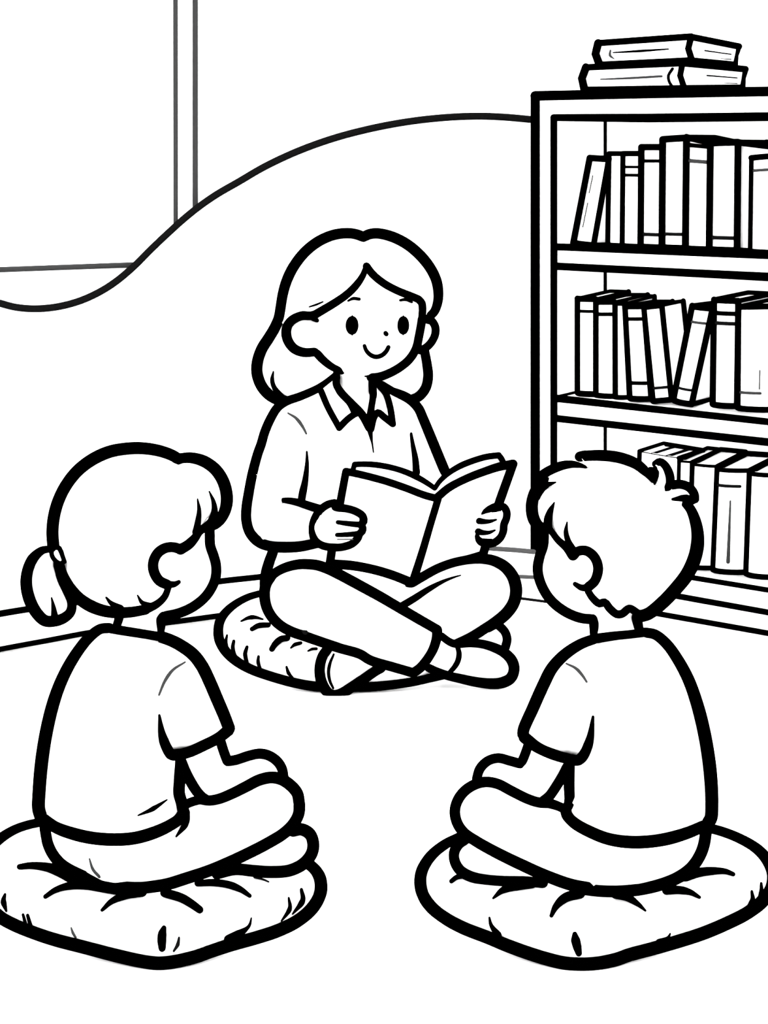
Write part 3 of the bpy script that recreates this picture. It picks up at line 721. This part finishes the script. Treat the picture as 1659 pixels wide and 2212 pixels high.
tr_ = MB()
yl1 = lambda px, py: 5.065 - .10 * np.clip((np.asarray(px, float) - 560) / 380, 0, 1)
leg2 = Puff(tr_, [
    ('r', [18, 18, 18, 19, 22, 25, 25, 24, 20, 19], E_((340, 452), (370, 452), (450, 405), (600, 322), (750, 266), (900, 240), (1000, 236), (1100, 252), (1200, 304), (1270, 385), (1303, 480), (1304, 560), (1280, 640), (1222, 722),
        (1130, 800), (1000, 880), (880, 950), (770, 1000))),
    ('r', None, E_((700, 1040), (300, 900)) + [(720, 1300), (715, 1215), (800, 1225), (870, 1250)])], 5.15, .06, .07, 70, step=12)
leg1 = Puff(tr_, [
    ('r', [18, 21, 21, 20, 19], D((600, 395), (660, 350), (740, 312), (850, 286), (930, 284), (1020, 294), (1110, 325), (1200, 368), (1400, 475), (1600, 585)) + E_((200, 640), (400, 757), (600, 872))),
    ('r', [20, 18, 19], E_((600, 880), (592, 960), (562, 1050), (508, 1140), (445, 1215), (385, 1258))),
    ('r', [19, 20, 21, 23], E_((385, 1258), (200, 1205), (0, 1145)) + D((1400, 1090), (1200, 1030), (1050, 980), (900, 928), (790, 890), (690, 835), (620, 768), (572, 690), (548, 600), (548, 510), (565, 450), (600, 395)))],
    yl1, .065, .065, 75, step=12)
leg2.ink(tr_, ([15, 14, 11, 6, 1.5], E_((290, 655), (400, 588), (520, 510), (650, 440), (740, 405), (808, 385))))
leg1.ink(tr_, (8, D((880, 895), (915, 897)), 'D'))
tr_.build('trousers', reader, tb)

sA = MB()
shoeA = Puff(sA, [
    ('r', [14, 15, 18, 22, 23, 20, 18, 16], E_((640, 930), (700, 975), (760, 1000), (900, 993), (1000, 1000), (1110, 1032), (1210, 1085), (1272, 1155), (1288, 1230), (1258, 1305), (1180, 1346),
        (1080, 1354), (950, 1340), (800, 1308), (700, 1285), (600, 1250), (520, 1212))),
    ('o', None, E_((450, 1180), (560, 950)))], 5.075, .045, .045, 40, step=9)
soA = sA.build('shoe', reader, tb)
sc = MB(); shoeA.ink(sc, ([9, 11, 11, 9], E_((778, 1020), (795, 1080), (785, 1150), (755, 1205), (715, 1250))))
sc.build('shoe_collar', soA, tb)
sB = MB()
shoeB = Puff(sB, [
    ('r', [20, 21, 21, 20, 19], D((1110, 1045), (1065, 1110), (1040, 1200), (1042, 1290), (1072, 1380), (1118, 1440), (1172, 1458), (1240, 1440), (1330, 1385), (1430, 1318), (1530, 1248), (1590, 1215))),
    ('r', None, D((1600, 1130), (1400, 1050), (1200, 1000)))], lambda px, py: 5.075 - .05 * np.clip((np.asarray(py, float) - 1400) / 90, 0, 1), .025, .05, 40, step=9)
soB = sB.build('shoe', reader, tb)
sc = MB(); shoeB.ink(sc, ([3, 6, 6, 4], D((1165, 1092), (1132, 1170), (1118, 1250), (1130, 1330), (1160, 1395))))
sc.build('shoe_collar', soB, tb)
tp = MB()
Puff(tp, [('r', [17, 17, 18], E_((1120, 812), (1160, 842), (1208, 895), (1226, 960), (1210, 1030))), ('r', None, E_((1150, 1090), (900, 1060), (1000, 850)))], 5.17, .03, .03, 30, step=9)
tp.build('shoe_toe', soB, tb)

# the open book in the reader's hands
def Ybook(px, py):
    px = np.asarray(px, float); py = np.asarray(py, float)
    sx = 945 + (893 - 945) * (py - 1075) / 170                     # the spine leans
    d = np.abs(px - sx) / 190
    return 4.985 + .075 * np.clip(d, 0, 1.2) ** 0.85
obase = P(890, 1255, 4.99)
ob = thing('open_book', 'open hardback book held upright in the hands of the adult reader', 'book', obase)
bc = MB()
Puff(bc, [('o', 14, B((820, 392), (950, 421), (1100, 461), (1250, 512), (1380, 562), (1465, 585))), ('o', None, B((1480, 590), (1310, 1150))),
          ('o', [18, 18, 19], B((1285, 1188), (1150, 1135), (1000, 1092), (850, 1066), (710, 1058))), ('o', [17, 16, 15], B((705, 1050), (735, 850), (778, 620), (820, 395)))],
     Ybook, .003, .003, 50, step=11)
rc = Puff(bc, [('o', [16, 15, 16, 18], C((590, 732), (700, 640), (850, 560), (1000, 500), (1150, 450), (1278, 424))), ('o', [17, 18, 17, 17], C((1278, 428), (1230, 560), (1150, 785), (1080, 1000), (1010, 1235))),
               ('o', [17, 18], C((1010, 1240), (880, 1278), (740, 1310), (600, 1362), (450, 1445), (370, 1490))), ('o', None, C((370, 1490), (590, 732)))],
     Ybook, .003, .003, 50, step=11)
rc.ink(bc, ([15, 15, 16, 17], C((608, 735), (540, 960), (460, 1230), (390, 1450))))
bc.build('cover', ob, obase)
pg = MB(); ypg = lambda px, py: Ybook(px, py) + .02
Puff(pg, [('o', [10, 11, 11, 12, 9], B((882, 342), (960, 340), (1050, 347), (1150, 366), (1250, 397), (1350, 444), (1420, 487), (1456, 512))), ('o', None, B((1470, 580), (1440, 700), (840, 560))),
          ('o', 9, B((868, 385), (882, 342)))], ypg, .014, .008, 40, step=9)
pg.build('pages', ob, obase)
pg = MB()
Puff(pg, [('o', [8, 10, 12, 12, 12], C((578, 640), (620, 580), (700, 506), (800, 444), (920, 395), (1040, 360), (1150, 346))), ('o', 11, C((1150, 346), (1172, 372), (1192, 410))),
          ('o', None, C((1190, 560), (640, 800), (585, 740)))], ypg, .014, .008, 40, step=9)
pg.build('pages', ob, obase)

# ================================================================== THE TWO CHILDREN
def Gz(*p): return Z(0, 900, 600, *p)
def Hz(*p): return Z(0, 1300, 500, *p)
def Iz(*p): return Z(300, 1400, 450, *p)
YK = 3.41
# ---- child with the ponytail
gb = np.array((P(250, 1880, YK)[0], YK, .07))
girl = thing('person', 'child with a ponytail seen from behind, sitting cross-legged in a short-sleeved shirt', 'person', gb, 'people sitting for story time')
ylg = lambda px, py: YK + .02 + .05 * np.clip((np.asarray(px, float) - 300) / 350, 0, 1.1)
sk = MB()
gf = Puff(sk, [
    ('r', 20, Gz((1252, 640), (1253, 700), (1256, 770), (1276, 830), (1291, 890), (1286, 970), (1240, 1060), (1162, 1130), (1070, 1173), (965, 1196))),
    ('r', None, Gz((800, 1180), (620, 1080), (560, 800), (800, 560), (1100, 500)))], YK + .04, .06, .08, 110, step=12, lines=False)
gn = Puff(sk, [('r', 20, Gz((715, 1170), (712, 1210), (700, 1255))), ('r', None, Gz((690, 1320), (940, 1340))), ('r', 20, Gz((952, 1290), (965, 1196))), ('r', None, Gz((960, 1100), (720, 1100)))],
          YK + .035, .035, .03, 45, step=10, lines=False)
ga = Puff(sk, [
    ('r', 20, Iz((650, 740), (675, 820), (705, 902))), ('r', 20, Iz((705, 902), (780, 888), (870, 858), (965, 840), (1040, 858), (1105, 905), (1142, 965), (1152, 1025))),
    ('r', None, Iz((1140, 1090), (1050, 1080), (930, 1110), (800, 1180), (660, 1250), (560, 1262))),
    ('r', [20, 21, 20], Iz((560, 1215), (510, 1192), (460, 1140), (410, 1060), (365, 970), (332, 880))), ('r', None, Iz((360, 760), (600, 690)))],
    lambda px, py: ylg(px, py) + .07, .035, .035, 40, step=8, lines=False)
limb(sk, [(305, 1290, YK + .05), (302, 1380, YK + .045), (250, 1600, YK + .03), (245, 1760, YK + .03), (250, 1820, YK + .04)], [.019, .035, .055, .06, .055])
limb(sk, [(410, 1450, YK + .05), (430, 1600, YK + .1), (440, 1670, YK + .11)], [.02, .013, .011])
limb(sk, [(150, 1480, YK + .05), (130, 1640, YK + .12), (200, 1720, YK + .2), (320, 1720, YK + .25)], [.03, .026, .022, .02])
limb(sk, [(250, 1820, YK + .04), (570, 1760, YK + .09), (420, 1830, YK + .07), (560, 1865, YK + .12)], [.04, .025, .02, .012])
limb(sk, [(250, 1820, YK + .04), (120, 1790, YK + .2), (300, 1820, YK + .24), (450, 1840, YK + .24)], [.05, .035, .03, .02])
for k in range(4): limb(sk, [(575 + 9*k, 1650 + 3*k, YK + .16), (592 + 9*k, 1668 + 5*k, YK + .175), (596 + 9*k, 1700 + 4*k, YK + .17)], [.007, .0065, .006])
limb(sk, [(545, 1660, YK + .16), (545, 1690, YK + .175)], [.008, .007])
bod = fuse(sk, .0028)
for p in (gf, gn, ga): p.pipe(bod)
bod.build('body', girl, gb)
hr = MB()
gh = Puff(hr, [
    ('r', [25, 25, 25, 26, 25, 23], Gz((348, 890), (328, 830), (318, 760), (314, 680), (324, 590), (350, 500), (395, 410), (462, 325), (550, 257), (650, 211), (750, 192), (850, 189), (950, 204), (1030, 232), (1066, 254))),
    ('r', [20, 24, 25, 25, 22], Gz((1066, 250), (1140, 246), (1220, 268), (1292, 322), (1338, 400), (1355, 490), (1342, 565), (1310, 620), (1280, 645))),
    ('o', [18, 14, 20, 22], Gz((1245, 650), (1200, 680), (1165, 725), (1125, 765), (1078, 793))),
    ('o', [20, 21, 21, 20], Gz((1078, 793), (1035, 780), (985, 786), (940, 818), (915, 875), (921, 930), (952, 980), (1000, 1004))),
    ('o', [12, 14, 18], Gz((1008, 1015), (985, 1073), (940, 1118), (870, 1153))),
    ('o', [20, 22, 25, 24, 22], Gz((870, 1153), (780, 1168), (680, 1170), (580, 1148), (490, 1100), (420, 1030), (370, 945), (350, 880)))], YK + .02, .125, .13, 130, step=13)
gh.ink(hr, ([16, 13, 8], Gz((1000, 1004), (1045, 1000), (1068, 988))), ([2, 9, 15, 17], Gz((1250, 447), (1276, 510), (1282, 570), (1262, 625), (1240, 650))),
       ([2, 8, 12, 14], Gz((1180, 492), (1190, 560), (1183, 630), (1170, 690))), ([3, 10, 14], Gz((634, 1080), (665, 1115), (720, 1145))), ([2, 9, 12], Gz((822, 1068), (848, 1110), (905, 1132))))
ho = hr.build('hair', girl, gb)
pt = MB()
pn = Puff(pt, [
    ('r', [12, 22, 24, 25, 24, 22, 18, 14, 12], Gz((300, 790), (250, 800), (195, 850), (165, 920), (157, 1000), (176, 1090), (216, 1168), (268, 1218), (320, 1222), (380, 1204), (422, 1165), (428, 1110), (402, 1050), (368, 985), (350, 930), (345, 880))),
    ('r', None, Gz((340, 840), (325, 800)))], YK + .015, .035, .04, 40, step=10)
pn.ink(pt, ([2, 8, 14], Gz((308, 1082), (318, 1130), (325, 1185))))
po = pt.build('ponytail', ho, gb)
ht = MB()
Puff(ht, [('r', 8, Gz((308, 802), (330, 782), (355, 785))), ('r', 8, Gz((355, 785), (372, 825), (385, 865))), ('r', 8, Gz((385, 865), (360, 878), (335, 865))), ('r', 8, Gz((335, 865), (312, 835), (306, 805)))],
     YK - .02, .012, .03, 10, step=6)
ht.build('hair_tie', ho, gb)
ts = MB()
gs = Puff(ts, [
    ('r', [20, 24, 27, 28, 27], Hz((785, 188), (720, 195), (640, 255), (563, 348), (488, 468), (426, 600), (378, 740), (339, 900), (312, 1050), (293, 1200), (281, 1350), (277, 1480), (292, 1535))),
    ('o', [22, 25, 25, 25, 22], J((300, 222), (400, 290), (520, 334), (650, 364), (800, 377), (950, 369), (1080, 336), (1200, 285), (1285, 228), (1313, 180))),
    ('r', [24, 24, 24, 20], Hz((1313, 1500), (1302, 1440), (1284, 1375), (1288, 1270), (1292, 1160), (1290, 1120))),
    ('o', [22, 22, 22, 24], Iz((310, 852), (400, 828), (520, 774), (640, 712), (712, 655))),
    ('r', [25, 26, 26, 24], Iz((718, 640), (680, 540), (620, 400), (560, 260), (500, 140), (430, 50)) + Hz((1290, 310), (1220, 275), (1150, 250))),
    ('o', 18, Hz((1150, 250), (1000, 226), (880, 207), (785, 190)))], YK, .115, .1, 110, step=13)
gs.ink(ts, ([24, 22, 20, 12, 4], Iz((330, 848), (260, 848), (225, 800), (185, 690), (163, 535))), ([2, 10, 2], J((990, 204), (1090, 160), (1197, 92))),
       ([2.5, 6.5, 3.5], Hz((1327, 432), (1240, 488), (1182, 568), (1140, 667)), 'G'))
ts.build('shirt', girl, gb)
tr_ = MB()
gl = Puff(tr_, [
    ('r', [22, 24, 25, 24, 24], J((322, 290), (330, 340), (345, 410), (385, 490), (450, 560), (560, 622), (700, 678), (850, 712), (1000, 722), (1100, 712), (1200, 695)) +
        K_((350, 650), (500, 600), (650, 537), (800, 466), (930, 398), (1040, 330), (1110, 260), (1145, 190), (1150, 120))),
    ('r', [24, 24, 22, 20], Iz((1277, 1240), (1262, 1160), (1215, 1100), (1140, 1048), (1060, 1030), (960, 1050), (860, 1100), (740, 1160), (640, 1200), (560, 1214), (490, 1205))),
    ('r', 18, Iz((490, 1205), (420, 1225), (360, 1250))),
    ('r', None, Iz((300, 1270), (100, 1200)) + J((500, 60), (340, 150)))], ylg, .085, .08, 85, step=13)
gl.ink(tr_, ([2, 5, 5], J((641, 516), (665, 590), (712, 645)), 'G'), ([16, 13, 3], K_((338, 180), (335, 260), (268, 355))))
tr_.build('trousers', girl, gb)
ft = MB()
Puff(ft, [('r', [24, 25, 24, 23], K_((1095, 315), (1165, 303), (1228, 340), (1250, 410), (1236, 480), (1178, 550), (1080, 597), (950, 608), (820, 600), (690, 590), (560, 620))),
          ('r', None, K_((560, 580), (650, 537), (800, 466), (930, 398), (1040, 330), (1095, 285)))], lambda px, py: ylg(px, py) + .035, .025, .04, 40, step=9)
ft.build('shoe', girl, gb)

# ---- child with the short tufted hair
def Lz(*p): return Z(1100, 940, 559, *p)
def Mz(*p): return Z(1080, 1300, 579, *p)
def Nz(*p): return Z(880, 1560, 450, *p)
bb = np.array((P(1370, 1880, YK)[0], YK, .07))
boy = thing('person', 'child with short tufted hair seen from behind, sitting cross-legged in front of the bookshelf', 'person', bb, 'people sitting for story time')
ylb = lambda px, py: YK + .02 + .05 * np.clip((1330 - np.asarray(px, float)) / 350, 0, 1.1)
sk = MB()
bf = Puff(sk, [
    ('r', 20, Lz((545, 1182), (450, 1170), (350, 1126), (260, 1050), (202, 950), (182, 860), (194, 780), (218, 705), (222, 600))),
    ('r', None, Lz((300, 450), (600, 500), (900, 700), (900, 1000), (800, 1140)))], YK + .04, .06, .08, 110, step=12, lines=False)
bn = Puff(sk, [('r', 19, Lz((540, 1180), (548, 1285))), ('r', None, Lz((560, 1350), (840, 1340))), ('r', 22, Lz((828, 1255), (815, 1160))), ('r', None, Lz((800, 1080), (560, 1100)))],
          YK + .035, .035, .03, 45, step=10, lines=False)
ba = Puff(sk, [
    ('r', 19, Nz((905, 332), (935, 260), (965, 175))), ('r', None, Nz((1000, 110), (1270, 220))),
    ('r', [20, 20, 20], Nz((1280, 340), (1235, 430), (1180, 520), (1130, 590), (1075, 632))), ('r', None, Nz((1040, 690), (900, 640), (750, 560), (620, 530), (560, 520))),
    ('r', 19, Nz((552, 450), (575, 375), (635, 312), (720, 285), (820, 308), (905, 332)))],
    lambda px, py: ylb(px, py) + .07, .035, .035, 40, step=8, lines=False)
limb(sk, [(1330, 1300, YK + .05), (1330, 1400, YK + .04), (1360, 1600, YK + .03), (1370, 1760, YK + .03), (1370, 1820, YK + .04)], [.019, .035, .055, .06, .055])
limb(sk, [(1215, 1450, YK + .05), (1190, 1600, YK + .1), (1176, 1675, YK + .11)], [.02, .013, .011])
limb(sk, [(1470, 1480, YK + .05), (1490, 1640, YK + .12), (1420, 1720, YK + .2), (1300, 1720, YK + .25)], [.03, .026, .022, .02])
limb(sk, [(1370, 1820, YK + .04), (1060, 1765, YK + .09), (1200, 1835, YK + .07), (1080, 1870, YK + .12)], [.04, .025, .02, .012])
limb(sk, [(1370, 1820, YK + .04), (1500, 1790, YK + .2), (1320, 1820, YK + .24), (1170, 1845, YK + .24)], [.05, .035, .03, .02])
for k in range(4): limb(sk, [(1068 - 9*k, 1658 + 3*k, YK + .16), (1052 - 9*k, 1676 + 5*k, YK + .175), (1048 - 8*k, 1708 + 4*k, YK + .17)], [.007, .0065, .006])
limb(sk, [(1095, 1668, YK + .16), (1095, 1700, YK + .175)], [.008, .007])
bod = fuse(sk, .0028)
for p in (bf, bn, ba): p.pipe(bod)
bod.build('body', boy, bb)
hr = MB()
bh = Puff(hr, [
    ('r', [22, 25, 25, 24, 20], Lz((215, 598), (185, 580), (155, 530), (145, 455), (162, 375), (200, 318), (240, 300))),
    ('r', [18, 19, 19, 17, 12, 3], Lz((180, 285), (240, 237), (330, 198), (400, 187), (455, 194), (503, 209))),
    ('r', [20, 22, 23, 23, 20, 6], Lz((455, 136), (520, 131), (620, 132), (720, 148), (815, 186), (880, 240), (932, 306))),
    ('r', [14, 16, 18, 18], Lz((938, 185), (965, 170), (1000, 195), (1028, 255), (1034, 320))),
    ('r', [18, 18, 18, 18], Lz((1034, 322), (1095, 315), (1150, 333), (1185, 375), (1190, 408))),
    ('r', [17, 24, 28, 29, 28, 27, 25], Lz((1120, 425), (1165, 480), (1200, 580), (1208, 680), (1190, 780), (1142, 888), (1062, 990), (980, 1075), (890, 1145), (835, 1162))),
    ('o', [15, 15, 16, 15, 13], Lz((835, 1150), (810, 1132), (770, 1112), (725, 1145), (690, 1148), (645, 1112), (612, 1072), (578, 1080), (535, 1045), (505, 1000))),
    ('o', [19, 20, 20, 18], Lz((505, 975), (548, 935), (570, 855), (548, 785), (495, 742), (440, 745), (412, 775))),
    ('o', [18, 15, 12, 12], Lz((405, 775), (370, 725), (312, 672), (265, 610), (240, 570)))], YK + .02, .125, .13, 130, step=13)
bh.ink(hr, ([2, 11, 19, 24], Lz((298, 302), (245, 318), (200, 345), (165, 390))),        ([21, 22, 20], Lz((452, 138), (485, 132), (520, 132))), ([18, 14, 5], Lz((1178, 415), (1125, 405), (1048, 411))), ([17, 15, 4], Lz((1030, 315), (1018, 335), (1005, 352))),
       ([17, 18, 10, 4], Lz((905, 230), (930, 235), (938, 270), (932, 312))),
       ([2, 12, 18, 17], Lz((289, 432), (262, 490), (248, 550), (250, 595))), ([2, 9, 12, 17], Lz((371, 558), (363, 620), (378, 680), (405, 735))),
       ([16, 13, 9], Lz((510, 975), (465, 978), (422, 955))))
bh._t(hr, smooth(Lz((938, 185), (936, 240), (930, 300)), 4), np.array([10.0] * len(smooth(Lz((938, 185), (936, 240), (930, 300)), 4))), 'K')
hr.build('hair', boy, bb)
ts = MB()
bs_ = Puff(ts, [
    ('r', [20, 24, 27, 28, 27], Mz((898, 190), (960, 203), (1032, 262), (1108, 370), (1170, 490), (1222, 640), (1262, 800), (1290, 960), (1306, 1110), (1311, 1250), (1306, 1335), (1288, 1368))),
    ('o', [22, 25, 25, 24, 22], Mz((1280, 1380), (1150, 1434), (1000, 1474), (830, 1488), (680, 1470), (560, 1425), (455, 1365), (412, 1315), (408, 1285))),
    ('r', [20, 22, 22], Mz((408, 1285), (428, 1245), (428, 1130), (430, 990))),
    ('o', [21, 22, 22, 24], Mz((440, 978), (330, 945), (230, 900), (150, 838))),
    ('r', [24, 25, 25, 23, 20], Mz((142, 818), (148, 785), (200, 668), (270, 512), (322, 412), (400, 328), (500, 262), (590, 228))),
    ('o', [19, 17, 17], Mz((590, 228), (700, 212), (800, 202), (895, 190)))], YK, .115, .1, 110, step=13)
bs_.ink(ts, ([22, 22, 20, 12, 5], Mz((430, 976), (485, 980), (520, 945), (556, 850), (576, 712))), ([2.5, 6, 3.5], Mz((410, 382), (470, 412), (512, 458), (536, 495)), 'G'))
ts.build('shirt', boy, bb)
tr_ = MB()
bl_ = Puff(tr_, [
    ('r', [18, 18, 20], Nz((1270, 700), (1200, 668), (1130, 645))),
    ('r', [20, 21, 22, 24, 25], Nz((1130, 645), (1050, 640), (960, 612), (830, 548), (720, 492), (625, 476), (530, 500), (445, 560), (393, 640), (378, 720), (400, 808), (452, 880), (545, 945), (700, 1032),
        (900, 1130), (1100, 1220), (1300, 1292), (1450, 1322))),
    ('r', [24, 24, 25, 25, 24], P_((130, 800), (250, 820), (400, 830), (600, 820), (790, 780), (945, 718), (1050, 640), (1118, 540), (1150, 450), (1165, 350))),
    ('r', None, P_((1100, 200), (600, 50), (100, 50)))], ylb, .085, .08, 85, step=13)
tr_.build('trousers', boy, bb)
ft = MB()
Puff(ft, [('r', [20, 22, 21, 20], Nz((470, 930), (410, 970), (372, 1040), (378, 1110), (420, 1178), (500, 1226), (610, 1252), (760, 1265), (950, 1268), (1080, 1280))),
          ('r', None, Nz((1100, 1220), (900, 1130), (700, 1032), (545, 945)))], lambda px, py: ylb(px, py) + .035, .025, .04, 40, step=9)
ft.build('shoe', boy, bb)

# ================================================================== LIGHT, CAMERA
w = bpy.data.worlds.new('daylight'); scene.world = w; w.use_nodes = True
bg = w.node_tree.nodes['Background']; bg.inputs['Color'].default_value = (1, 1, 1, 1); bg.inputs['Strength'].default_value = 1.0
cam = bpy.data.cameras.new('camera'); co_ = bpy.data.objects.new('camera', cam); col.objects.link(co_)
co_.location = (0, 0, EYE); co_.rotation_euler = (math.pi / 2, 0, 0)
cam.sensor_fit = 'HORIZONTAL'; cam.sensor_width = 36.0; cam.lens = FP / 1659 * 36.0
cam.shift_y = -(1106 - HY) / 1659.0
cam.clip_start = 0.05; cam.clip_end = 60
scene.camera = co_
scene.view_settings.view_transform = 'Standard'; scene.view_settings.look = 'None'
scene.view_settings.gamma = 1.0; scene.view_settings.use_curve_mapping = False
scene.view_settings.exposure = 2.9
if scene.cycles: scene.cycles.max_bounces = 16; scene.cycles.diffuse_bounces = 14
